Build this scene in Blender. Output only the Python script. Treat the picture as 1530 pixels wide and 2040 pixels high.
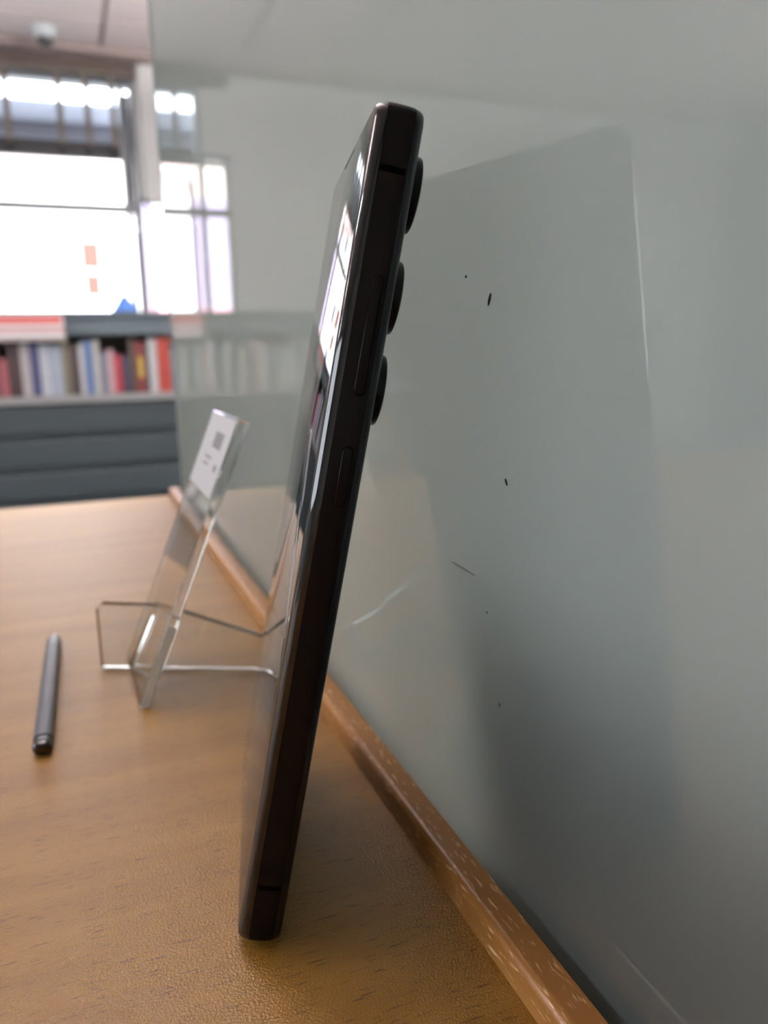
import bpy, bmesh, math, random
from mathutils import Vector, Matrix

# ------------------------------------------------------------------ reset
for o in list(bpy.data.objects):
    bpy.data.objects.remove(o, do_unlink=True)
scene = bpy.context.scene
C = scene.collection
R = math.radians

# ------------------------------------------------------------------ camera
F_PX, CAM_H, CAM_A, YAW, PITCH, ROLL = 1575.456, 0.12103, 0.07847, 0.37148, 0.21155, -0.01685
cd = bpy.data.cameras.new('camera')
cam = bpy.data.objects.new('camera', cd)
C.objects.link(cam)
cd.sensor_fit = 'VERTICAL'
cd.sensor_height = 36.0
cd.lens = F_PX / 2040.0 * 36.0
cd.clip_start = 0.005
cd.clip_end = 300
fwd = Vector((math.sin(YAW) * math.cos(PITCH), math.cos(YAW) * math.cos(PITCH), -math.sin(PITCH)))
rgt = Vector((math.cos(YAW), -math.sin(YAW), 0))
up = rgt.cross(fwd)
r2 = rgt * math.cos(ROLL) + up * math.sin(ROLL)
u2 = -rgt * math.sin(ROLL) + up * math.cos(ROLL)
m = Matrix((r2, u2, -fwd)).transposed().to_4x4()
m.translation = Vector((-CAM_A, 0, CAM_H))
cam.matrix_world = m
cd.dof.use_dof = True
cd.dof.focus_distance = 0.150
cd.dof.aperture_fstop = 15.0
scene.camera = cam

# ------------------------------------------------------------------ world, sun, exposure
world = bpy.data.worlds.new('overcast_sky')
scene.world = world
world.use_nodes = True
bg = world.node_tree.nodes['Background']
bg.inputs['Color'].default_value = (0.86, 0.93, 1.0, 1)
bg.inputs['Strength'].default_value = 8.0
sd = bpy.data.lights.new('sun', 'SUN')
sd.energy = 11.0
sd.angle = R(2)
sd.color = (1.0, 0.96, 0.92)
sun = bpy.data.objects.new('sun', sd)
C.objects.link(sun)
sun.rotation_euler = Vector((0.25, 1.0, -0.75)).to_track_quat('-Z', 'Y').to_euler()
ADDED_LAMP_DOWN = 24.0
ADDED_LAMP_UP = 190.0
vs = scene.view_settings
vs.view_transform = 'Standard'
vs.look = 'None'
vs.gamma = 1
vs.use_curve_mapping = False
vs.exposure = 0.35
cy = scene.cycles
cy.use_denoising = True
cy.max_bounces = 14
cy.transmission_bounces = 12
cy.transparent_max_bounces = 12
cy.glossy_bounces = 6
cy.diffuse_bounces = 5
cy.caustics_reflective = False
cy.caustics_refractive = True
cy.sample_clamp_indirect = 6.0


# ------------------------------------------------------------------ helpers
def srgb(r, g, b):
    def f(c):
        c /= 255.0
        return c / 12.92 if c <= 0.04045 else ((c + 0.055) / 1.055) ** 2.4
    return (f(r), f(g), f(b), 1)


def mat(name, col, rough=0.5, metal=0.0, spec=0.5, var=0.06, scale=30.0, bump=0.0, bscale=200.0, coat=0.0):
    """principled material with a faint procedural colour variation and optional fine relief"""
    mt = bpy.data.materials.new(name)
    mt.use_nodes = True
    nt = mt.node_tree
    b = nt.nodes['Principled BSDF']
    b.inputs['Roughness'].default_value = rough
    b.inputs['Metallic'].default_value = metal
    b.inputs['Specular IOR Level'].default_value = spec
    b.inputs['Coat Weight'].default_value = coat
    tc = nt.nodes.new('ShaderNodeTexCoord')
    n = nt.nodes.new('ShaderNodeTexNoise')
    n.inputs['Scale'].default_value = scale
    n.inputs['Detail'].default_value = 3
    nt.links.new(tc.outputs['Object'], n.inputs['Vector'])
    cr = nt.nodes.new('ShaderNodeValToRGB')
    cr.color_ramp.elements[0].position = 0.3
    cr.color_ramp.elements[1].position = 0.7
    cr.color_ramp.elements[0].color = tuple(c * (1 - var) for c in col[:3]) + (1,)
    cr.color_ramp.elements[1].color = tuple(min(1, c * (1 + var)) for c in col[:3]) + (1,)
    nt.links.new(n.outputs['Fac'], cr.inputs['Fac'])
    nt.links.new(cr.outputs['Color'], b.inputs['Base Color'])
    if bump > 0:
        n2 = nt.nodes.new('ShaderNodeTexNoise')
        n2.inputs['Scale'].default_value = bscale
        n2.inputs['Detail'].default_value = 2
        nt.links.new(tc.outputs['Object'], n2.inputs['Vector'])
        bp = nt.nodes.new('ShaderNodeBump')
        bp.inputs['Strength'].default_value = bump
        bp.inputs['Distance'].default_value = 0.001
        nt.links.new(n2.outputs['Fac'], bp.inputs['Height'])
        nt.links.new(bp.outputs['Normal'], b.inputs['Normal'])
    return mt


def wood(name, base, dark, light, axis, fleck_len, fleck_w, rough, fleck_col, fleck_lo, fleck_hi, bump, coat=0.0):
    """beech: soft bands, short fleck lines along one axis, fine pressed relief"""
    mt = bpy.data.materials.new(name)
    mt.use_nodes = True
    nt = mt.node_tree
    L = nt.links.new
    b = nt.nodes['Principled BSDF']
    b.inputs['Roughness'].default_value = rough
    b.inputs['Coat Weight'].default_value = coat
    b.inputs['Coat Roughness'].default_value = 0.2
    b.inputs['Specular IOR Level'].default_value = 0.4
    tc = nt.nodes.new('ShaderNodeTexCoord')

    def mapped(sl, sw):
        mp = nt.nodes.new('ShaderNodeMapping')
        mp.inputs['Scale'].default_value = (sl, sw, sw) if axis == 'X' else (sw, sl, sw)
        L(tc.outputs['Object'], mp.inputs['Vector'])
        return mp

    def noise(mp, detail=2, rgh=0.5):
        n = nt.nodes.new('ShaderNodeTexNoise')
        n.inputs['Scale'].default_value = 1.0
        n.inputs['Detail'].default_value = detail
        n.inputs['Roughness'].default_value = rgh
        L(mp.outputs['Vector'], n.inputs['Vector'])
        return n
    band = noise(mapped(7, 85), 3)
    ramp = nt.nodes.new('ShaderNodeValToRGB')
    e = ramp.color_ramp.elements
    e[0].position, e[0].color = 0.3, dark
    e[1].position, e[1].color = 0.72, light
    mid = ramp.color_ramp.elements.new(0.5)
    mid.color = base
    L(band.outputs['Fac'], ramp.inputs['Fac'])
    fl = noise(mapped(1.0 / fleck_len, 1.0 / fleck_w), 1)
    fr = nt.nodes.new('ShaderNodeValToRGB')
    fr.color_ramp.elements[0].position, fr.color_ramp.elements[0].color = fleck_lo, (0, 0, 0, 1)
    fr.color_ramp.elements[1].position, fr.color_ramp.elements[1].color = fleck_hi, (1, 1, 1, 1)
    L(fl.outputs['Fac'], fr.inputs['Fac'])
    mix = nt.nodes.new('ShaderNodeMix')
    mix.data_type = 'RGBA'
    L(fr.outputs['Color'], mix.inputs[0])
    L(ramp.outputs['Color'], mix.inputs[6])
    mix.inputs[7].default_value = fleck_col
    L(mix.outputs[2], b.inputs['Base Color'])
    if bump > 0:
        n2 = nt.nodes.new('ShaderNodeTexNoise')
        n2.inputs['Scale'].default_value = 1900
        n2.inputs['Detail'].default_value = 1
        L(tc.outputs['Object'], n2.inputs['Vector'])
        bp = nt.nodes.new('ShaderNodeBump')
        bp.inputs['Strength'].default_value = bump
        bp.inputs['Distance'].default_value = 0.0004
        L(n2.outputs['Fac'], bp.inputs['Height'])
        L(bp.outputs['Normal'], b.inputs['Normal'])
    return mt


def acrylic(name):
    mt = bpy.data.materials.new(name)
    mt.use_nodes = True
    b = mt.node_tree.nodes['Principled BSDF']
    b.inputs['Base Color'].default_value = (0.965, 0.985, 0.975, 1)
    b.inputs['Transmission Weight'].default_value = 1.0
    b.inputs['Roughness'].default_value = 0.0
    b.inputs['IOR'].default_value = 1.49
    return mt


def pane_glass(name):
    mt = bpy.data.materials.new(name)
    mt.use_nodes = True
    nt = mt.node_tree
    nt.nodes.remove(nt.nodes['Principled BSDF'])
    out = nt.nodes['Material Output']
    tr = nt.nodes.new('ShaderNodeBsdfTransparent')
    gl = nt.nodes.new('ShaderNodeBsdfGlossy')
    gl.inputs['Roughness'].default_value = 0.02
    mx = nt.nodes.new('ShaderNodeMixShader')
    fz = nt.nodes.new('ShaderNodeFresnel')
    fz.inputs['IOR'].default_value = 1.45
    nt.links.new(fz.outputs[0], mx.inputs[0])
    nt.links.new(tr.outputs[0], mx.inputs[1])
    nt.links.new(gl.outputs[0], mx.inputs[2])
    nt.links.new(mx.outputs[0], out.inputs['Surface'])
    return mt


def opal_sheet(name, col, through, ior):
    """glossy opal sheet: diffuse body, some light let through, mirror-like surface"""
    mt = bpy.data.materials.new(name)
    mt.use_nodes = True
    nt = mt.node_tree
    L = nt.links.new
    nt.nodes.remove(nt.nodes['Principled BSDF'])
    out = nt.nodes['Material Output']
    tc = nt.nodes.new('ShaderNodeTexCoord')
    n = nt.nodes.new('ShaderNodeTexNoise')
    n.inputs['Scale'].default_value = 3.0
    L(tc.outputs['Object'], n.inputs['Vector'])
    cr = nt.nodes.new('ShaderNodeValToRGB')
    cr.color_ramp.elements[0].color = tuple(c * .98 for c in col[:3]) + (1,)
    cr.color_ramp.elements[1].color = tuple(c * 1.02 for c in col[:3]) + (1,)
    L(n.outputs['Fac'], cr.inputs['Fac'])
    df = nt.nodes.new('ShaderNodeBsdfDiffuse')
    tl = nt.nodes.new('ShaderNodeBsdfTranslucent')
    L(cr.outputs['Color'], df.inputs['Color'])
    tl.inputs['Color'].default_value = through
    ad = nt.nodes.new('ShaderNodeAddShader')
    L(df.outputs[0], ad.inputs[0])
    L(tl.outputs[0], ad.inputs[1])
    gl = nt.nodes.new('ShaderNodeBsdfGlossy')
    gl.inputs['Roughness'].default_value = 0.012
    fz = nt.nodes.new('ShaderNodeFresnel')
    fz.inputs['IOR'].default_value = ior
    mx = nt.nodes.new('ShaderNodeMixShader')
    gm = nt.nodes.new('ShaderNodeNewGeometry')      # the gloss sits on the outer faces only
    fm = nt.nodes.new('ShaderNodeMath')
    fm.operation = 'MULTIPLY'
    inv = nt.nodes.new('ShaderNodeMath')
    inv.operation = 'SUBTRACT'
    inv.inputs[0].default_value = 1.0
    L(gm.outputs['Backfacing'], inv.inputs[1])
    L(fz.outputs[0], fm.inputs[0])
    L(inv.outputs[0], fm.inputs[1])
    L(fm.outputs[0], mx.inputs[0])
    L(ad.outputs[0], mx.inputs[1])
    L(gl.outputs[0], mx.inputs[2])
    L(mx.outputs[0], out.inputs['Surface'])
    return mt


def emit(name, col, strength):
    mt = bpy.data.materials.new(name)
    mt.use_nodes = True
    b = mt.node_tree.nodes['Principled BSDF']
    b.inputs['Base Color'].default_value = (0.8, 0.8, 0.8, 1)
    b.inputs['Emission Color'].default_value = col
    b.inputs['Emission Strength'].default_value = strength
    return mt


def obj(name, me, material=None, parent=None, smooth=False, bevel=0.0, segs=2):
    if isinstance(me, bmesh.types.BMesh):
        bm = me
        bmesh.ops.recalc_face_normals(bm, faces=bm.faces)
        me = bpy.data.meshes.new(name)
        bm.to_mesh(me)
        bm.free()
    o = bpy.data.objects.new(name, me)
    C.objects.link(o)
    if material is not None and len(me.materials) == 0:
        me.materials.append(material)
    if parent is not None:
        o.parent = parent
    if bevel > 0:
        md = o.modifiers.new('bevel', 'BEVEL')
        md.width = bevel
        md.segments = segs
        md.limit_method = 'ANGLE'
        md.angle_limit = R(35)
    if smooth:
        for p in me.polygons:
            p.use_smooth = True
    return o


def smooth_by_angle(o, ang=35):
    me = o.data
    me.polygons.foreach_set('use_smooth', [True] * len(me.polygons))
    try:
        me.set_sharp_from_angle(angle=R(ang))
    except Exception:
        pass


def empty(name, loc=(0, 0, 0), rz=0.0):
    o = bpy.data.objects.new(name, None)
    o.empty_display_size = 0.01
    C.objects.link(o)
    o.location = loc
    o.rotation_euler = (0, 0, rz)
    return o


def tag(o, label, cat, group=None):
    o['label'] = label
    o['category'] = cat
    if group:
        o['group'] = group
    return o


def struct(o):
    o['kind'] = 'structure'
    return o


def box(bm, x0, x1, y0, y1, z0, z1):
    vs_ = [bm.verts.new((x, y, z)) for z in (z0, z1) for y in (y0, y1) for x in (x0, x1)]
    for f in ((0, 2, 3, 1), (4, 5, 7, 6), (0, 1, 5, 4), (2, 6, 7, 3), (0, 4, 6, 2), (1, 3, 7, 5)):
        bm.faces.new([vs_[i] for i in f])


def boxm(*args):
    bm = bmesh.new()
    for a in args:
        box(bm, *a)
    return bm


def prism(pts, axis, a0, a1):
    """extrude a 2D polygon along an axis; pts are the two remaining coordinates in xyz order"""
    bm = bmesh.new()

    def v(p, a):
        if axis == 'x':
            return bm.verts.new((a, p[0], p[1]))
        if axis == 'y':
            return bm.verts.new((p[0], a, p[1]))
        return bm.verts.new((p[0], p[1], a))
    A = [v(p, a0) for p in pts]
    B = [v(p, a1) for p in pts]
    bm.faces.new(A)
    bm.faces.new(list(reversed(B)))
    n = len(pts)
    for i in range(n):
        bm.faces.new((A[i], B[i], B[(i + 1) % n], A[(i + 1) % n]))
    return bm


def loft(rings, cap0=True, cap1=True):
    bm = bmesh.new()
    V = [[bm.verts.new(p) for p in r] for r in rings]
    n = len(rings[0])
    for a, b in zip(V, V[1:]):
        for i in range(n):
            bm.faces.new((a[i], a[(i + 1) % n], b[(i + 1) % n], b[i]))
    if cap0:
        bm.faces.new(V[0])
    if cap1:
        bm.faces.new(list(reversed(V[-1])))
    return bm


def disc_rings(profile, n=40):
    """profile: list of (r, y) turned about the y axis"""
    return [[(r * math.cos(2 * math.pi * i / n), y, r * math.sin(2 * math.pi * i / n)) for i in range(n)] for r, y in profile]


# ------------------------------------------------------------------ materials
M = {}
M['desk'] = wood('beech_laminate', srgb(137, 99, 38), srgb(127, 89, 31), srgb(147, 108, 46), 'X', 0.0058, 0.00055, 0.36,
                 srgb(88, 56, 20), 0.625, 0.74, 0.42)
M['desk_edge'] = wood('beech_edge_band', srgb(205, 170, 125), srgb(190, 150, 105), srgb(215, 182, 140), 'X', 0.006, 0.0006, 0.3,
                      srgb(150, 110, 70), 0.68, 0.8, 0.0)
M['strip'] = wood('varnished_beech', srgb(148, 102, 52), srgb(134, 88, 42), srgb(158, 112, 60), 'Y', 0.0042, 0.00042, 0.3,
                  srgb(225, 190, 145), 0.64, 0.74, 0.12, coat=0.0)
M['panel'] = opal_sheet('glossy_opal_acrylic', (0.050, 0.053, 0.052, 1), (0.508, 0.555, 0.55, 1), 1.85)
M['panel_edge'] = mat('panel_edge_grey', srgb(170, 182, 184), rough=0.25, var=0.02)
M['scuff'] = mat('dark_scuff', srgb(38, 38, 36), rough=0.6)
M['scratch'] = mat('pale_scratch', srgb(150, 155, 150), rough=0.5)
M['phone_frame'] = mat('polished_black_metal', (0.008, 0.0065, 0.006, 1), rough=0.10, metal=0.0, spec=0.07, var=0.02)
M['phone_glass'] = mat('black_display_glass', (0.004, 0.004, 0.005, 1), rough=0.015, spec=0.65, var=0.0)
M['phone_back'] = mat('matte_black_glass', (0.007, 0.008, 0.011, 1), rough=0.26, spec=0.25, var=0.0)
M['phone_line'] = mat('antenna_black', (0.0012, 0.0012, 0.0012, 1), rough=0.5, spec=0.02, var=0.0)
M['lens_ring'] = mat('black_lens_ring', (0.004, 0.004, 0.004, 1), spec=0.15, rough=0.2, var=0.0)
M['lens_glass'] = mat('lens_glass', (0.003, 0.003, 0.006, 1), rough=0.02, var=0.0, coat=1.0)
M['flash'] = mat('flash_cream', srgb(210, 200, 160), rough=0.3)
M['pen'] = mat('slate_satin_plastic', srgb(70, 74, 84), rough=0.33, spec=0.6, var=0.02)
M['pen_black'] = mat('gloss_black_plastic', (0.003, 0.003, 0.003, 1), rough=0.2, var=0.0)
M['acrylic'] = acrylic('clear_acrylic')
M['frost'] = mat('frosted_saw_cut', srgb(235, 240, 236), rough=.6)
M['paper'] = mat('white_label_paper', srgb(232, 232, 232), rough=0.6, var=0.01)
M['card'] = mat('grey_white_card', srgb(178, 178, 181), rough=0.6, var=0.01)
M['ink'] = mat('grey_print', srgb(110, 110, 112), rough=0.6)
M['ceiling'] = mat('ceiling_tile_white', srgb(236, 222, 220), rough=0.9, var=0.02, scale=60)
M['tbar'] = mat('ceiling_grid_grey', srgb(150, 138, 134), rough=0.7)
M['wall'] = mat('wall_light_grey', srgb(226, 226, 224), rough=0.85, var=0.02, scale=4)
M['bulkhead'] = mat('bulkhead_taupe', srgb(168, 152, 148), rough=0.85, var=0.02)
M['wall_shade'] = mat('wall_shade_brown', srgb(112, 98, 92), rough=.8)  # shade of the back-lit wall above the window, put into the colour
M['carpet'] = mat('carpet_grey', srgb(160, 162, 164), rough=0.95, var=0.2, scale=300)
M['win_dark'] = mat('window_frame_dark', srgb(52, 54, 60), rough=0.4)
M['win_grey'] = mat('window_frame_grey', srgb(132, 136, 140), rough=0.4)
M['pane'] = pane_glass('window_glass')
M['blind'] = mat('blind_vane_taupe', srgb(122, 114, 106), rough=0.8)
M['aw1'] = mat('awning_pale_blue', srgb(170, 178, 196), rough=0.7)
M['aw2'] = mat('awning_blue_grey', srgb(120, 126, 142), rough=0.7)
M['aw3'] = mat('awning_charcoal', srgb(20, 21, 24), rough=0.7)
M['shelf_slate'] = mat('bookcase_slate', srgb(88, 101, 108), rough=0.45, var=0.03, scale=6)
M['shelf_dark'] = mat('bookcase_slate_dark', srgb(38, 50, 54), rough=0.5, var=0.03, scale=6)
M['shelf_lip'] = mat('shelf_edge_grey', srgb(140, 140, 140), rough=0.5)
M['facade'] = mat('white_render', srgb(238, 234, 232), rough=0.9, var=0.02, scale=1)
M['lilac'] = mat('lilac_render', srgb(172, 158, 190), rough=0.9, var=0.03, scale=1)
M['beige'] = mat('beige_render', srgb(225, 208, 200), rough=0.9, var=0.03, scale=1)
M['rose'] = mat('rose_plinth', srgb(214, 160, 170), rough=0.9, var=0.03, scale=1)
M['roof'] = mat('pale_pink_roof', srgb(226, 196, 192), rough=0.9)
M['street'] = mat('street_paving', srgb(176, 174, 172), rough=0.95, var=0.1, scale=3)
M['hw_blue'] = mat('house_window_blue', srgb(84, 104, 120), rough=0.2)
M['hw_red'] = mat('house_window_rust', srgb(84, 44, 32), rough=0.5)
M['hw_grey'] = mat('house_window_grey', srgb(96, 94, 104), rough=0.4)
M['sill'] = mat('house_sill', srgb(225, 222, 222), rough=0.8)
M['white_gloss'] = mat('white_board', srgb(232, 236, 236), rough=0.4, var=0.01)
M['grey_panel'] = mat('notice_grey', srgb(150, 156, 156), rough=0.7)
M['green'] = mat('sign_green', srgb(168, 196, 150), rough=0.5)
M['dome_dark'] = mat('dome_smoked', srgb(40, 42, 46), rough=0.1)
M['added_lamp_body'] = mat('added_lamp_white', srgb(225, 225, 225), rough=0.5)

# ------------------------------------------------------------------ room shell
FZ, CZ = -0.73, 1.68
X0, X1, Y0, Y1 = -5.2, 2.0, -3.0, 5.0
floor = struct(obj('floor', boxm((X0 - .2, X1 + .2, Y0 - .2, Y1 + .2, FZ - .1, FZ)), M['carpet']))

ceil = struct(obj('ceiling', boxm((X0 - .2, X1 + .2, Y0 - .2, Y1 + .2, CZ + .012, CZ + .15)), M['tbar']))
TILE = 0.6
tile_me = None
gx0, gy0 = 0.24, 4.47


def tile(xa, xb, ya, yb, me=None):
    if me is None:
        bm = boxm((-(xb - xa) / 2, (xb - xa) / 2, -(yb - ya) / 2, (yb - ya) / 2, 0, 0.012))
        o = obj('ceiling_tile', bm, M['ceiling'], ceil)
    else:
        o = obj('ceiling_tile', me, None, ceil)
    o.location = ((xa + xb) / 2, (ya + yb) / 2, CZ)
    return o


gap = 0.012
kx0, kx1 = math.floor((X0 - gx0) / TILE), math.ceil((X1 - gx0) / TILE)
for i in range(kx0, kx1):
    xa, xb = gx0 + i * TILE, gx0 + (i + 1) * TILE
    if xb > X1 + .01 or xa < X0 - .01:
        continue
    row = None
    t = tile(xa + gap, xb - gap, gy0 + gap, 4.83)
    for j in range(1, 13):
        yb = gy0 - (j - 1) * TILE
        ya = yb - TILE
        if ya < Y0:
            break
        t = tile(xa + gap, xb - gap, ya + gap, yb - gap, tile_me)
        if tile_me is None:
            tile_me = t.data

# far wall with window openings (left pane, main window, right pane)
T_ = 0.25
wf = boxm((X0, X1, Y1, Y1 + T_, FZ, .22),
          (X0, -.93, Y1, Y1 + T_, .22, CZ),
          (-.93, -.765, Y1, Y1 + T_, 1.22, CZ),
          (-.765, .40, Y1, Y1 + T_, 1.585, CZ),
          (.40, .66, Y1, Y1 + T_, .96, CZ),
          (.66, X1, Y1, Y1 + T_, .22, CZ))
struct(obj('wall_far', wf, M['wall']))
struct(obj('trim_1', boxm((X0, X1, 4.84, Y1, CZ - .035, CZ + .012)), M['bulkhead'], bevel=.004))
struct(obj('shade_band', boxm((-.93, .41, 4.985, Y1, 1.575, CZ - .035)), M['wall_shade']))  # dark strip painted as the wall's shade over the window, no separate part
struct(obj('trim_2', boxm((.425, .60, 4.93, Y1, .93, CZ - .035)), M['wall'], bevel=.01))
struct(obj('wall_left', boxm((X0 - .2, X0, Y0, Y1 + T_, FZ, .12), (X0 - .2, X0, Y0, Y1 + T_, 1.5, CZ + .012), (X0 - .2, X0, Y0, -1.5, .12, 1.5),
                             (X0 - .2, X0, .95, 1.15, .12, 1.5), (X0 - .2, X0, 3.6, Y1 + T_, .12, 1.5)), M['wall']))
for k, (ya, yb) in enumerate(((-1.5, .95), (1.15, 3.6))):  # side windows out of view, added to let more daylight in
    w = struct(empty('window_%d' % (4 + k), (X0 - .1, (ya + yb) / 2, .12)))
    hw = (yb - ya) / 2
    obj('window_frame', boxm((-.03, .03, -hw, hw, 0, .05), (-.03, .03, -hw, hw, 1.33, 1.38), (-.03, .03, -hw, -hw + .05, .05, 1.33), (-.03, .03, hw - .05, hw, .05, 1.33)), M['win_grey'], w)
    obj('mullion', boxm((-.028, .028, -.02, .02, .05, 1.33)), M['win_grey'], w)
    for sg_ in (-1, 1):
        obj('pane', boxm((-.002, .002, min(sg_ * .02, sg_ * (hw - .05)), max(sg_ * .02, sg_ * (hw - .05)), .05, 1.33)), M['pane'], w)
    pd = bpy.data.lights.new('daylight_portal', 'AREA')
    pd.shape = 'RECTANGLE'
    pd.size, pd.size_y = 1.38, yb - ya
    pd.cycles.is_portal = True
    po = bpy.data.objects.new('daylight_portal', pd)
    C.objects.link(po)
    po.location = (X0 - .15, (ya + yb) / 2, .81)
    po.rotation_euler = (0, R(-90), 0)
struct(obj('wall_right', boxm((X1, X1 + .2, Y0, Y1 + T_, FZ, CZ + .012)), M['wall']))
struct(obj('wall_back', boxm((X0, X1, Y0 - .2, Y0, FZ, CZ + .012)), M['wall']))


def window(name, xa, xb, za, zb, verts, horiz, fmat, yf=5.06, fw=.035):
    w = struct(empty(name, ((xa + xb) / 2, yf, za)))
    ox, oz = (xa + xb) / 2, za
    obj('window_frame', boxm((xa - ox, xb - ox, 0, .06, 0, fw), (xa - ox, xb - ox, 0, .06, zb - oz - fw, zb - oz),
                             (xa - ox, xa - ox + fw, 0, .06, fw, zb - oz - fw),
                             (xb - ox - fw, xb - ox, 0, .06, fw, zb - oz - fw)), fmat, w, bevel=.003)
    xs = [xa + fw] + [v for v in verts] + [xb - fw]
    zs = [za + fw] + [h for h in horiz] + [zb - fw]
    for v in verts:
        obj('mullion', boxm((v - ox - .014, v - ox + .014, .004, .056, fw, zb - oz - fw)), M['win_grey'], w)
    for h in horiz:
        obj('transom', boxm((xa - ox + fw, xb - ox - fw, -.006, .062, h - oz - .022, h - oz + .022)), M['win_grey'], w)
    for i in range(len(xs) - 1):
        for j in range(len(zs) - 1):
            obj('pane', boxm((xs[i] - ox, xs[i + 1] - ox, .028, .032, zs[j] - oz, zs[j + 1] - oz)), M['pane'], w)
    return w


window('window_1', -.765, .40, .22, 1.585, [.335], [.90], M['win_grey'], fw=.016)
window('window_2', .40, .66, .22, .96, [.445], [], M['win_grey'], fw=.016)
window('window_3', -.93, -.765, .22, 1.22, [], [.90], M['win_grey'], fw=.018)

# ------------------------------------------------------------------ desk, strip, glossy screen
desk = tag(empty('desk', (-.5, .04, FZ)), 'pale beech desk with rounded far edge under the leaning phone', 'desk')
DZ = -FZ


def dpart(name, bm, mt, bevel=0.0, segs=3):
    o = obj(name, bm, mt, desk, bevel=bevel, segs=segs)
    o.location = (.5, -.04, DZ)
    return o


dpart('desk_top', boxm((-.62, .80, -.6, .662, -.026, 0)), M['desk'])
e = []
for k in range(7):
    a = R(90 - 90 * k / 6)
    e.append((.662 + .010 * math.cos(a), -.010 + .010 * math.sin(a)))
pts = [(.662, 0)] + e[1:] + [(.672, -.026), (.662, -.026)]
ed = dpart('edge_band', prism(pts, 'x', -.62, .80), M['desk_edge'])
smooth_by_angle(ed)
for x in (-.58, .75):
    dpart('side_panel', boxm((x, x + .03, -.55, .6, FZ, -.026)), M['desk_edge'])
dpart('modesty_panel', boxm((-.55, .75, .45, .468, FZ + .25, -.026)), M['desk_edge'])

# wooden strip: about 7 mm square with a soft outer arris, standing 3 mm off the screen
prof = [(-.0103, 0), (-.0103, .0050)]
for k in range(1, 8):
    a = R(180 - 90 * k / 7)
    prof.append((-.0103 + .0020 + .0020 * math.cos(a), .0050 + .0020 * math.sin(a)))
prof += [(-.0032, .0070), (-.0029, .0066), (-.0029, 0)]
st = obj('wood_strip', prism(prof, 'y', -.55, .660), M['strip'])
smooth_by_angle(st, 30)
tag(st, 'narrow varnished wood strip running along the foot of the glossy screen', 'wood strip')

panel = tag(empty('desk_screen', (.0025, .03, 0)), 'tall glossy grey-white screen mirroring the phone, standing at the right', 'desk screen')
pn = obj('screen_sheet', boxm((0, .006, -.62, .652, .0002, .50)), M['panel'], panel, bevel=.0006, segs=2)
panel.location = (0, 0, 0)
obj('edge_trim', boxm((-.0006, .0066, .652, .655, .0002, .50)), M['panel_edge'], panel)


def mark(y, z, ln, wd, ang, mt='scuff'):
    """small flat mark on the screen, a flattened lens shape"""
    bm = bmesh.new()
    c, s = math.cos(ang), math.sin(ang)
    N = 10
    ring = []
    for k in range(N):
        a = 2 * math.pi * k / N
        p, q = math.cos(a) * ln / 2, math.sin(a) * wd / 2
        ring.append((y + p * c - q * s, z + p * s + q * c))
    A = [bm.verts.new((-.00008, p, q)) for p, q in ring]
    B = [bm.verts.new((.0002, p, q)) for p, q in ring]
    bm.faces.new(A)
    bm.faces.new(list(reversed(B)))
    for k in range(N):
        bm.faces.new((A[k], B[k], B[(k + 1) % N], A[(k + 1) % N]))
    obj('scuff_mark', bm, M[mt], panel)


MARKS = [(0.1523, 0.1340, .0007, .0006, 0, 'scuff'), (0.1422, 0.1289, .0026, .0009, -1.15, 'scuff'),
         (0.1346, 0.0936, .0016, .0007, 1.0, 'scuff'), (0.1418, 0.0642, .0008, .0003, .4, 'scuff'),
         (0.1359, 0.0455, .0010, .0003, 1.2, 'scuff'), (0.153, 0.0710, .0110, .0002, 0.02, 'scratch')]
for a in MARKS:
    mark(*a)

sb = tag(empty('shade_box', (.122, -.17, .0002)), 'unseen low dark box added behind the screen, dimming its lower right part', 'box')  # hidden blocker, added to darken the lower part of the translucent sheet
obj('shade_box_body', boxm((-.10, .10, -.35, .325, 0, .060)), M['aw3'], sb, bevel=.004)
obj('shade_box_lid', boxm((-.103, .103, -.353, .328, .060, .077)), M['aw3'], sb, bevel=.004)

# ------------------------------------------------------------------ phone
PL, PW, PT = .1634, .0781, .0089
PO = Vector((-0.04862, 0.13860, 0.0))
e1 = Vector((0.21872474, 0.9757866, 0))
e2 = Vector((0.19137017, -0.04289605, 0.98058013))
nb = Vector((0.95683695, -0.21447713, -0.19611887))
phone = empty('smartphone')
pm = Matrix((e1, -nb, e2)).transposed().to_4x4()
pm.translation = PO + Vector((-.0004, 0, -.00035))
phone.matrix_world = pm
tag(phone, 'black smartphone standing on its short edge, leaning against the glossy screen', 'phone')


def outline(iu, iv, w, rad, n=8):
    pts_ = []
    cs = [(PW - iu - rad, PL - iv - rad, 0), (iu + rad, PL - iv - rad, 90), (iu + rad, iv + rad, 180), (PW - iu - rad, iv + rad, 270)]
    for cx, cz, a0 in cs:
        for k in range(n + 1):
            a = R(a0 + 90 * k / n)
            pts_.append((cx + rad * math.cos(a), w, cz + rad * math.sin(a)))
    return pts_


def insets(t):
    t = min(.9999, abs(t))
    iu = .0026 * (1 - (1 - t ** 2.7) ** (1 / 2.7))
    iv = .0016 * (1 - (1 - t ** 3.0) ** (1 / 3.0))
    return iu, iv


def shell(t0, t1, n, extra=0.0):
    rings = []
    for k in range(n + 1):
        t = t0 + (t1 - t0) * k / n
        iu, iv = insets(t)
        iu += extra
        iv += extra
        rings.append(outline(iu, iv, PT / 2 * (1 + t), max(.0012, .0034 - (iu + iv) * .4)))
    return rings


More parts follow.
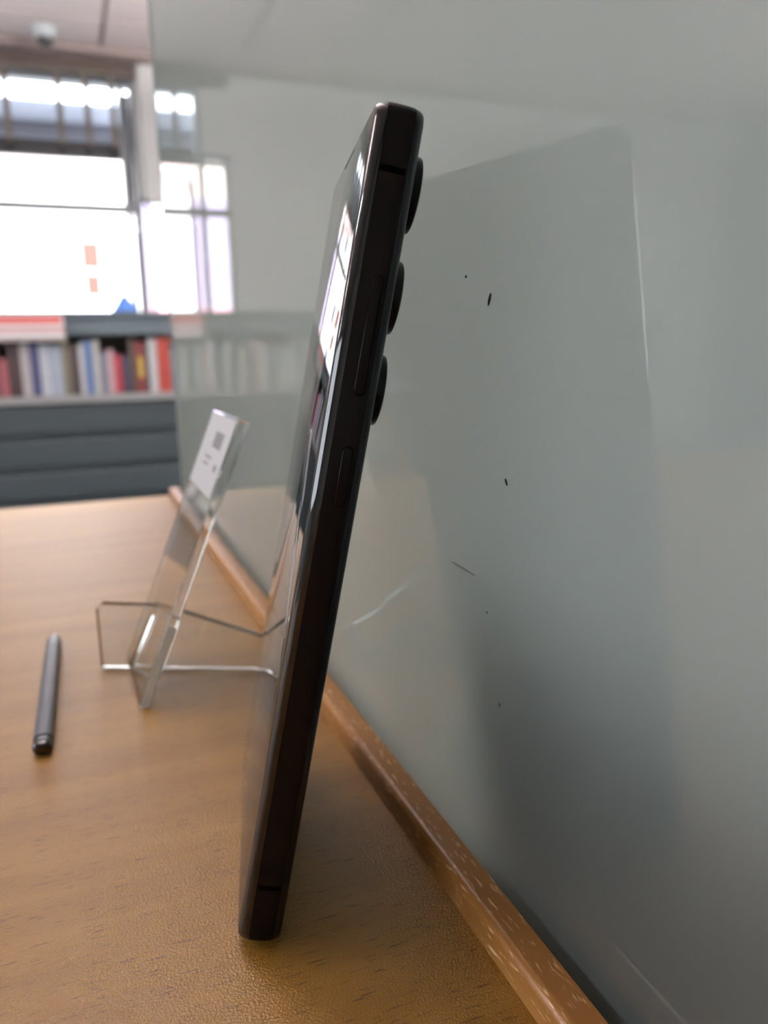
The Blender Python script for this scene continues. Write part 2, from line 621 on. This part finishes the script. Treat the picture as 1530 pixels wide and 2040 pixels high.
ph = obj('back_glass', loft(shell(-1, -.60, 8)), M['phone_back'], phone)
smooth_by_angle(ph, 50)
fr = obj('metal_frame', loft(shell(-.58, .50, 14, -.00005)), M['phone_frame'], phone)
smooth_by_angle(fr, 50)
fg = obj('front_glass', loft(shell(.52, 1, 12)), M['phone_glass'], phone)
smooth_by_angle(fg, 50)
co = obj('inner_seam', loft(shell(-.62, .54, 4, .00025)), M['phone_line'], phone)


def side_u(w):
    return insets(w / (PT / 2) - 1)[0] - .00005


def band(v0, v1, name, mt, w0=.0020, w1=.0066, off=-.00004, n=10):
    bm = bmesh.new()
    rings = []
    for k in range(n + 1):
        w = w0 + (w1 - w0) * k / n
        u = side_u(w) + off
        rings.append([bm.verts.new((u, w, v0)), bm.verts.new((u, w, v1)), bm.verts.new((u + .0004, w, v1)), bm.verts.new((u + .0004, w, v0))])
    for a, b in zip(rings, rings[1:]):
        for i in range(4):
            bm.faces.new((a[i], a[(i + 1) % 4], b[(i + 1) % 4], b[i]))
    bm.faces.new(rings[0])
    bm.faces.new(list(reversed(rings[-1])))
    return obj(name, bm, mt, phone)


band(.1516, .1527, 'antenna_line', M['phone_line'])
band(.0133, .0144, 'antenna_line', M['phone_line'])


def pill(v0, v1, wc, ww, out, name, mt):
    """rounded button on the near long side"""
    def ring(ins, u):
        r = ww / 2 - ins
        P = []
        for k in range(9):
            a = R(180 * k / 8)
            P.append((u, wc + r * math.cos(a), v1 - ww / 2 + r * math.sin(a)))
        for k in range(9):
            a = R(180 + 180 * k / 8)
            P.append((u, wc + r * math.cos(a), v0 + ww / 2 + r * math.sin(a)))
        return P
    o = obj(name, loft([ring(0, .0012), ring(0, -out + .00015), ring(.00006, -out + .00005), ring(.0002, -out)]), mt, phone)
    smooth_by_angle(o, 40)
    return o


pill(.1134, .1349, .0036, .0023, .00005, 'button_gap', M['phone_line'])
pill(.0928, .1046, .0037, .0023, .00005, 'button_gap', M['phone_line'])
pill(.1138, .1345, .0036, .0018, .00042, 'volume_button', M['phone_frame'])
pill(.0932, .1042, .0037, .0018, .00042, 'power_button', M['phone_frame'])


def lens(u, v, r, h, name='camera_lens'):
    o = obj(name, loft(disc_rings([(r, .0004), (r, -h + .0006), (r - .00015, -h + .0002), (r - .0006, -h), (r - .0016, -h), (r - .0018, -h + .0003)])), M['lens_ring'], phone)
    o.location = (u, 0, v)
    smooth_by_angle(o, 40)
    g = obj('lens_glass', loft(disc_rings([(r - .0017, -h + .0004), (r - .0018, -h + .00015), (.001, -h + .0001)])), M['lens_glass'], o)
    return o


for v in (.1508, .1322, .1148):
    lens(.0108, v, .0068, .0019)
lens(.0285, .1400, .0052, .0016)
lens(.0285, .1235, .0036, .0012, 'laser_sensor')
fl = obj('flash_lamp', loft(disc_rings([(.0028, .0004), (.0028, -.0003), (.0024, -.0005)], 24)), M['flash'], phone)
fl.location = (.0285, 0, .1535)
sp = obj('speaker_slot', boxm((.030, .048, PT - .0002, PT + .00001, PL - .0024, PL - .0020)), M['phone_line'], phone)

# ------------------------------------------------------------------ stylus
pen_dir = math.atan2(0.0022, 0.1002)
pen = tag(empty('stylus_pen', (-.0964, .2425, 0), -pen_dir), 'slim slate grey stylus with black end cap lying on the desk', 'stylus pen')


def oval(y, rx, rz, zc, n=28, p=2.5):
    P = []
    for k in range(n):
        a = 2 * math.pi * k / n
        c, s = math.cos(a), math.sin(a)
        P.append((rx * math.copysign(abs(c) ** (2 / p), c), y, zc + rz * math.copysign(abs(s) ** (2 / p), s)))
    return P


RX, RZ = .0029, .00218
bar = [(.0062, .995), (.0064, 1.0), (.086, 1.0), (.094, .96), (.0985, .80), (.1005, .62)]
smooth_by_angle(obj('barrel', loft([oval(y, RX * k, RZ * k, RZ) for y, k in bar]), M['pen'], pen), 40)
smooth_by_angle(obj('collar', loft([oval(y, RX * k, RZ * k, RZ) for y, k in ((.0042, .93), (.0062, .93))]), M['pen_black'], pen), 40)
cap = [(-.0004, .55), (-.0003, .72), (.0002, .90), (.0009, .99), (.0016, 1.0), (.0038, 1.0), (.0042, .96)]
smooth_by_angle(obj('click_cap', loft([oval(y, RX * k, RZ * k, RZ) for y, k in cap]), M['pen_black'], pen), 40)
smooth_by_angle(obj('nib', loft([oval(y, RX * k, RZ * k, RZ) for y, k in ((.1003, .45), (.103, .34), (.1045, .2))]), M['pen_black'], pen), 40)

# ------------------------------------------------------------------ acrylic stand
stand = tag(empty('acrylic_stand', (-.0668, .264, 0)), 'empty clear acrylic display stand with a white label on top', 'display stand')
TH = .0036
LEAN = math.atan2(.0398, .0963)
PLEN = .1045
PWID = .050
# slanted back plate, local axes: y = width (away), z = up the slope, x = thickness
bpl = bmesh.new()


def rrect(w0, w1, h0, h1, r, n=5):
    P = []
    for cx, cz, a0 in ((w1 - r, h1 - r, 0), (w0 + r, h1 - r, 90), (w0 + r, h0 + r, 180), (w1 - r, h0 + r, 270)):
        for k in range(n + 1):
            a = R(a0 + 90 * k / n)
            P.append((cx + r * math.cos(a), cz + r * math.sin(a)))
    return P


bpl.free()
plate = obj('back_plate', prism(rrect(0, PWID, 0, PLEN, .0012), 'x', 0, TH), M['acrylic'], stand, bevel=.0003, segs=2)
plate.rotation_euler = (0, LEAN, 0)
plate.location = (0, 0, .0001)
# upright cross strut through the plate, yawed against it
A = Vector((-.0766, .3065, 0)) - Vector((-.0668, .264, 0))
B = Vector((-.0150, .2775, 0)) - Vector((-.0668, .264, 0))
sd_ = (B - A)
slen = sd_.length
strut_pts = []
prof = [(0, .0005), (slen - .002, .0005), (slen, .0025), (slen, .0105), (slen - .002, .0125), (.026, .0255), (.002, .0262), (0, .0242)]
strut = obj('cross_strut', prism(prof, 'y', -TH / 2, TH / 2), M['acrylic'], stand, bevel=.0003, segs=2)
strut.location = (A.x, A.y, 0)
strut.rotation_euler = (0, 0, math.atan2(sd_.y, sd_.x))
fe = obj('frosted_edge', boxm((.0004, TH - .0004, -.00006, .0005, .0008, .030)), M['frost'], stand)
fe.rotation_euler = (0, LEAN, 0)
fe.location = (0, 0, .0001)
# paper label on the front face of the plate
lab = obj('paper_label', prism(rrect(.0015, PWID - .0015, PLEN - .029, PLEN - .001, .0006, 3), 'x', -.00025, -.00003), M['card'], stand)
lab.rotation_euler = (0, LEAN, 0)
lab.location = (0, 0, .0001)
for (w0, w1, h0, h1) in ((.012, .028, PLEN - .013, PLEN - .007), (.022, .034, PLEN - .0175, PLEN - .0165), (.008, .013, PLEN - .0205, PLEN - .0180), (.024, .034, PLEN - .0200, PLEN - .0191)):
    pr = obj('printed_mark', boxm((-.00027, -.0002, w0, w1, h0, h1)), M['ink'], lab)

# ------------------------------------------------------------------ bookcase
BY = 4.0
bc = tag(empty('bookcase', (0, BY, FZ)), 'long low slate grey bookcase standing under the bright window', 'bookcase')
BX0, BX1 = -1.75, .95


def bpart(name, bm, mt, bevel=.002):
    o = obj(name, bm, mt, bc, bevel=bevel)
    o.location = (0, -BY, DZ)
    return o


bpart('top_board', boxm((BX0, BX1, BY - .01, BY + .32, .258, .282)), M['shelf_slate'])
bpart('header_rail', boxm((BX0 + .02, BX1 - .02, BY + .012, BY + .03, .178, .258)), M['shelf_slate'])
bpart('shelf_board', boxm((BX0 + .02, BX1 - .02, BY - .012, BY + .30, -.132, -.098)), M['shelf_lip'])
bpart('back_board', boxm((BX0, BX1, BY + .30, BY + .32, FZ, .258)), M['shelf_lip'])
for x in (BX0, -.87, .03 + .42, BX1 - .02):
    if x in (BX0, BX1 - .02):
        bpart('end_panel', boxm((x, x + .02, BY - .01, BY + .30, FZ, .258)), M['shelf_slate'])
for (z0, z1) in ((-.275, -.136), (-.43, -.302), (-.58, -.457), (-.728, -.607)):
    bpart('base_panel', boxm((BX0 + .02, BX1 - .02, BY + (.005), BY + .025, z0, z1)), M['shelf_dark'], bevel=.008)
bpart('base_core', boxm((BX0 + .02, BX1 - .02, BY + .03, BY + .29, FZ + .001, -.134)), M['shelf_dark'])

# books standing on the shelf; direct view runs from X -0.45 to 0.46
SHZ = -.098
COVERS = {}


def book(xa, xb, h, col, label, depth=.24, lean=0.0, group=None, y=BY + .035):
    key = col
    if key not in COVERS:
        g_ = sum(col) / 3
        COVERS[key] = mat('book_cover', srgb(*[.86 * (.84 * c + .16 * g_) for c in col]), rough=0.55, var=0.08, scale=20)
    w = xb - xa
    b = empty('book', (xa, y, SHZ + .0005))
    b.rotation_euler = (0, lean, 0)
    t = min(.004, w * .2)
    obj('cover', boxm((0, w, 0, .004, 0, h), (0, t, .004, depth, 0, h), (w - t, w, .004, depth, 0, h)), COVERS[key], b)
    obj('page_block', boxm((t, w - t, .0042, depth - .004, .003, h - .004)), M['paper'], b)
    tag(b, label, 'book', group)
    return b


BK = [
    (-.425, -.398, .225, (172, 172, 184), 'pale grey book at the far left end of the visible shelf row'),
    (-.396, -.368, .215, (120, 70, 84), 'plum book second in the visible row, left of the short pink book'),
    (-.366, -.337, .170, (186, 92, 98), 'short pink-red book left of the thick dark maroon book'),
    (-.335, -.281, .252, (52, 30, 36), 'thick dark maroon book near the left end of the row'),
    (-.279, -.240, .238, (196, 186, 188), 'pale pinkish book between dark maroon and navy books'),
    (-.238, -.200, .256, (56, 62, 112), 'tall navy book left of two wide pale blue books'),
    (-.198, -.160, .232, (206, 210, 222), 'wide white-blue book just right of the tall navy book'),
    (-.158, -.102, .226, (176, 186, 204), 'wide pale blue-grey book left of the olive book'),
    (-.100, -.070, .262, (126, 120, 94), 'tall olive-brown book in the middle of the row'),
    (-.068, -.028, .228, (58, 44, 50), 'near-black book just right of the tall olive book'),
    (-.026, -.006, .236, (224, 222, 222), 'thin white book between the near-black and mid-blue books'),
    (-.004, .035, .248, (92, 122, 178), 'mid-blue book right of the thin white book'),
    (.037, .062, .250, (214, 206, 198), 'cream book right of the mid-blue book'),
    (.064, .094, .190, (112, 124, 144), 'short slate-blue book right of the cream book'),
    (.096, .126, .205, (216, 172, 176), 'pale rose book left of the short bright red book'),
    (.128, .160, .180, (190, 44, 62), 'short bright red book beside the short dark navy book'),
    (.162, .197, .176, (40, 42, 70), 'short dark navy book right of the bright red one'),
    (.199, .226, .256, (72, 56, 46), 'tall dark brown book left of the maroon and gold book'),
    (.228, .268, .240, (128, 40, 40), 'maroon book with a gold band on its spine'),
    (.270, .286, .236, (60, 54, 56), 'thin charcoal book right of the maroon and gold book'),
    (.288, .326, .252, (212, 212, 214), 'white book left of the orange-red book'),
    (.328, .388, .254, (192, 58, 44), 'wide orange-red book near the right end of the row'),
    (.390, .440, .215, (92, 134, 150), 'teal book right of the orange-red book, at the screen edge'),
]
for k, (xa, xb, h, col, lab_) in enumerate(BK):
    b = book(xa, xb, h, col, lab_)
    if 'gold band' in lab_:
        obj('spine_band', boxm((.008, xb - xa - .008, -.0008, .001, .07, .17)), mat('gold_foil', srgb(176, 152, 72), rough=.4), b)
random.seed(11)
x = -.430
pal = [(196, 200, 196), (92, 104, 102), (214, 208, 200), (120, 128, 120), (186, 204, 208), (196, 150, 152), (222, 222, 220), (88, 96, 108), (170, 178, 168), (206, 214, 206)]
names = ['light grey', 'dark green-grey', 'cream', 'sage grey', 'pale blue', 'dusty pink', 'off-white', 'slate', 'grey-green', 'pale green']
ORD = ['first', 'second', 'third', 'fourth', 'fifth', 'sixth', 'seventh', 'eighth', 'ninth', 'tenth', 'eleventh', 'twelfth', 'thirteenth', 'fourteenth', 'fifteenth',
       'sixteenth', 'seventeenth', 'eighteenth', 'nineteenth', 'twentieth', 'twenty-first', 'twenty-second', 'twenty-third', 'twenty-fourth', 'twenty-fifth',
       'twenty-sixth', 'twenty-seventh', 'twenty-eighth', 'twenty-ninth', 'thirtieth', 'thirty-first', 'thirty-second']
k = cnt = 0
while x > -1.30:
    w = random.uniform(.026, .05)
    book(x - w, x - .002, random.uniform(.19, .256), pal[k % len(pal)],
         '%s book, %s in the row mirrored in the screen, counted from the screen edge' % (names[k % len(pal)], ORD[cnt]), group='books mirrored in the glossy screen')
    x -= w
    cnt += 1
    k += random.choice((1, 1, 2, 3))

sg = tag(empty('shelf_sign', (-.25, BY - .02, .152)), 'red and white sign board fixed along the bookcase top, at left', 'sign')
obj('sign_board', boxm((-.30, .172, 0, .008, 0, .115)), M['paper'], sg, bevel=.001)
obj('red_band', boxm((-.30, .165, -.0015, .0005, .075, .108)), mat('sign_red', srgb(206, 96, 92), rough=.6), sg)
obj('rose_band', boxm((-.30, .172, -.0015, .0005, .036, .060)), mat('sign_rose', srgb(200, 158, 158), rough=.6), sg)
obj('grey_band', boxm((-.30, .172, -.0015, .0005, .004, .016)), mat('sign_taupe', srgb(150, 130, 124), rough=.6), sg)

bl = obj('blue_ornament', loft([[(r * math.cos(2 * math.pi * i / 24), r * math.sin(2 * math.pi * i / 24), z) for i in range(24)] for r, z in ((.030, 0), (.032, .004), (.027, .012), (.017, .038), (.008, .056), (.003, .062))]),
         mat('bright_blue_plastic', srgb(92, 142, 226), rough=.4))
bl.location = (.200, BY + .05, .282)
bl.scale = (2.0, 2.0, 1.3)
smooth_by_angle(bl, 50)
tag(bl, 'small bright blue cone-shaped ornament on top of the bookcase', 'ornament')

# ------------------------------------------------------------------ blind, awning, ceiling camera
vb = tag(empty('vertical_blind', (0, 4.96, 1.585)), 'taupe vertical blind strips hanging across the upper window', 'blind')
obj('head_rail', boxm((-.76, .395, -.012, .012, -.014, .004)), M['blind'], vb)
for xc in (-.62, -.49, -.37, -.255, .008, .150, .283):
    s_ = obj('blind_strip', boxm((-.016, .016, -.0015, .0015, -.375, -.014)), M['blind'], vb)
    s_.location = (xc, 0, 0)
    s_.rotation_euler = (0, 0, R(random.uniform(-12, 12)))

aw = tag(empty('awning', (-.18, 5.35, 1.2)), 'dark layered awning box outside the top of the window', 'awning')
obj('side_cheek', boxm((.525, .60, .02, .16, -.25, .40)), M['aw3'], aw, bevel=.008)
obj('lower_fascia', boxm((-.9, .525, .10, .16, .045, .135)), M['aw3'], aw, bevel=.01)
obj('middle_fascia', boxm((-.9, .525, .06, .14, .135, .225)), M['aw2'], aw, bevel=.01)
obj('upper_fascia', boxm((-.9, .525, .02, .12, .225, .335)), M['aw1'], aw, bevel=.01)

dc = tag(empty('dome_camera', (-.035, 4.66, CZ)), 'small white dome camera with a dark eye under the ceiling', 'dome camera')


def turned(profile, n=32):
    return loft([[(r * math.cos(2 * math.pi * i / n), r * math.sin(2 * math.pi * i / n), z) for i in range(n)] for r, z in profile])


smooth_by_angle(obj('housing', turned([(.062, 0), (.062, -.022), (.056, -.040), (.046, -.052)]), mat('dome_housing', srgb(196, 204, 206), rough=.5), dc), 30)
smooth_by_angle(obj('dome', turned([(.040, -.050), (.039, -.062), (.033, -.076), (.022, -.086), (.008, -.090)]), M['dome_dark'], dc), 60)

# ------------------------------------------------------------------ far left end of the room (seen in the screen)
nbrd = tag(empty('white_board', (-4.02, Y1 - .002, -.1)), 'large white board on the far wall, mirrored in the screen', 'board')
obj('board_face', boxm((-.40, .36, -.02, 0, 0, 1.34)), M['white_gloss'], nbrd, bevel=.003)
obj('board_rail', boxm((-.40, .36, -.032, -.018, .60, .63)), M['grey_panel'], nbrd)
obj('board_rail', boxm((-.40, .36, -.032, -.018, 1.05, 1.07)), M['grey_panel'], nbrd)
pb = obj('grey_notice', boxm((-.13, .13, -.012, 0, -.18, .18)), M['grey_panel'])
pb.location = (-4.0, Y1 - .036, .10)
tag(pb, 'grey notice pinned on the white board, mirrored in the screen', 'notice')
gs = obj('green_sign', boxm((-.09, .09, -.02, 0, -.06, .06)), M['green'], bevel=.002)
gs.location = (-3.78, Y1 - .002, 1.50)
tag(gs, 'small pale green sign high on the wall, mirrored in the screen', 'sign')
cb = tag(empty('tall_cupboard', (-4.95, 4.72, FZ)), 'tall grey cupboard in the room corner, mirrored at the right edge of the screen', 'cupboard')
obj('carcass', boxm((-.24, .24, -.25, .27, 0, 2.25)), M['grey_panel'], cb, bevel=.004)
for s_ in (-1, 1):
    d = obj('door', boxm((min(0, s_ * .235) + .002, max(0, s_ * .235) - .002, -.268, -.25, .06, 2.22)), M['grey_panel'], cb, bevel=.002)
    obj('handle', boxm((s_ * .03 - .006, s_ * .03 + .006, -.285, -.268, 1.0, 1.14)), M['win_dark'], d)

# ------------------------------------------------------------------ unseen hanging lamps, added outside the view to light the room
ADDED_LAMPS = [(-.22, 1.40, 1.40, .24, 1.0, 'unseen pendant lamp added nearest the desk, toward the window'),
         (-2.6, 1.7, 1.40, 2.2, 1.0, 'unseen pendant lamp added in the middle of the room'),
         (-4.3, 3.0, 1.40, 1.3, 1.0, 'unseen pendant lamp added near the tall cupboard'),
         (.80, .80, 1.40, 1.9, 1.0, 'unseen pendant lamp added behind the glossy screen, nearest it'),
         (1.0, 2.9, 1.40, 1.0, 1.0, 'unseen pendant lamp added behind the glossy screen, near the bookcase')]
for (x, y, zl, kd, ku, lab_) in ADDED_LAMPS:
    lp = tag(empty('added_lamp', (x, y, zl), R(90) if x == .80 else 0), lab_, 'lamp', 'added pendant lamps')
    obj('housing', boxm((-.07, .07, -.6, .6, -.03, .03)), M['added_lamp_body'], lp, bevel=.004)
    obj('lower_diffuser', boxm((-.06, .06, -.59, .59, -.034, -.0301)), emit('added_lamp_diffuser', (0.95, 0.99, 1.0, 1), ADDED_LAMP_DOWN * kd), lp)
    obj('upper_diffuser', boxm((-.06, .06, -.59, .59, .0301, .034)), emit('added_lamp_uplight', (1.0, 0.94, 0.92, 1), ADDED_LAMP_UP * ku), lp)
    for yy in (-.45, .45):
        obj('cable', boxm((-.002, .002, yy - .002, yy + .002, .034, CZ - zl)), M['win_dark'], lp)

# ------------------------------------------------------------------ street outside
struct(obj('ground', boxm((-40, 40, -40, 60, FZ - .4, FZ - .2)), M['street']))


def house(name, label, xa, xb, y, ztop, wall_m, base_m=None, upper_m=None, zsplit=None):
    h = tag(empty(name, ((xa + xb) / 2, y, FZ - .2)), label, 'building')
    ox, oz = (xa + xb) / 2, FZ - .2

    def p(nm, a, mt):
        return obj(nm, boxm((a[0] - ox, a[1] - ox, a[2] - y, a[3] - y, a[4] - oz, a[5] - oz)), mt, h)
    z0 = oz
    if base_m:
        p('plinth', (xa, xb, y - .05, y + 6, z0, .75), base_m)
        z0 = .75
    p('wall', (xa, xb, y, y + 6, z0, zsplit or ztop), wall_m)
    if upper_m:
        p('upper_wall', (xa, xb, y, y + 6, zsplit, ztop), upper_m)
    return h, p


hs, p = house('white_house', 'sunlit white house across the street behind the window', -2.02, 1.12, 14, 3.35, M['facade'])
for (xa, xb, za, zb, mt) in ((.30, .56, 2.45, 2.79, 'hw_blue'), (-.42, -.20, 2.50, 2.76, 'hw_blue'), (.28, .56, 1.34, 1.76, 'hw_red'), (.31, .54, .92, 1.25, 'hw_red'),
                             (-.44, -.22, 1.28, 1.66, 'hw_grey'), (-.42, -.24, .90, 1.16, 'hw_grey'), (-1.02, -.80, 1.28, 1.66, 'hw_grey'), (-1.6, -1.42, 1.3, 1.62, 'hw_grey'), (-1.3, -1.1, 2.5, 2.76, 'hw_blue')):
    p('house_window', (xa, xb, 13.97, 14.0, za, zb), M[mt])
    p('window_sill', (xa - .03, xb + .03, 13.93, 14.0, za - .04, za), M['sill'])
rf = prism([(-2.1, 2.75), (1.2, 3.36), (1.2, 3.50), (-2.1, 2.90)], 'y', 13.7, 20.2)
for v in rf.verts:
    v.co -= Vector((-.45, 14, FZ - .2))
obj('roof', rf, M['roof'], hs)
house('lilac_house', 'lilac rendered house right of the white house, beside the window column', 1.24, 4.7, 14.01, 3.3, M['lilac'], M['rose'], M['beige'], 2.5)
house('lilac_house', 'lilac house left of the white house, seen mirrored in the screen', -5.6, -2.14, 14.01, 3.3, M['lilac'], M['rose'], M['beige'], 2.5)
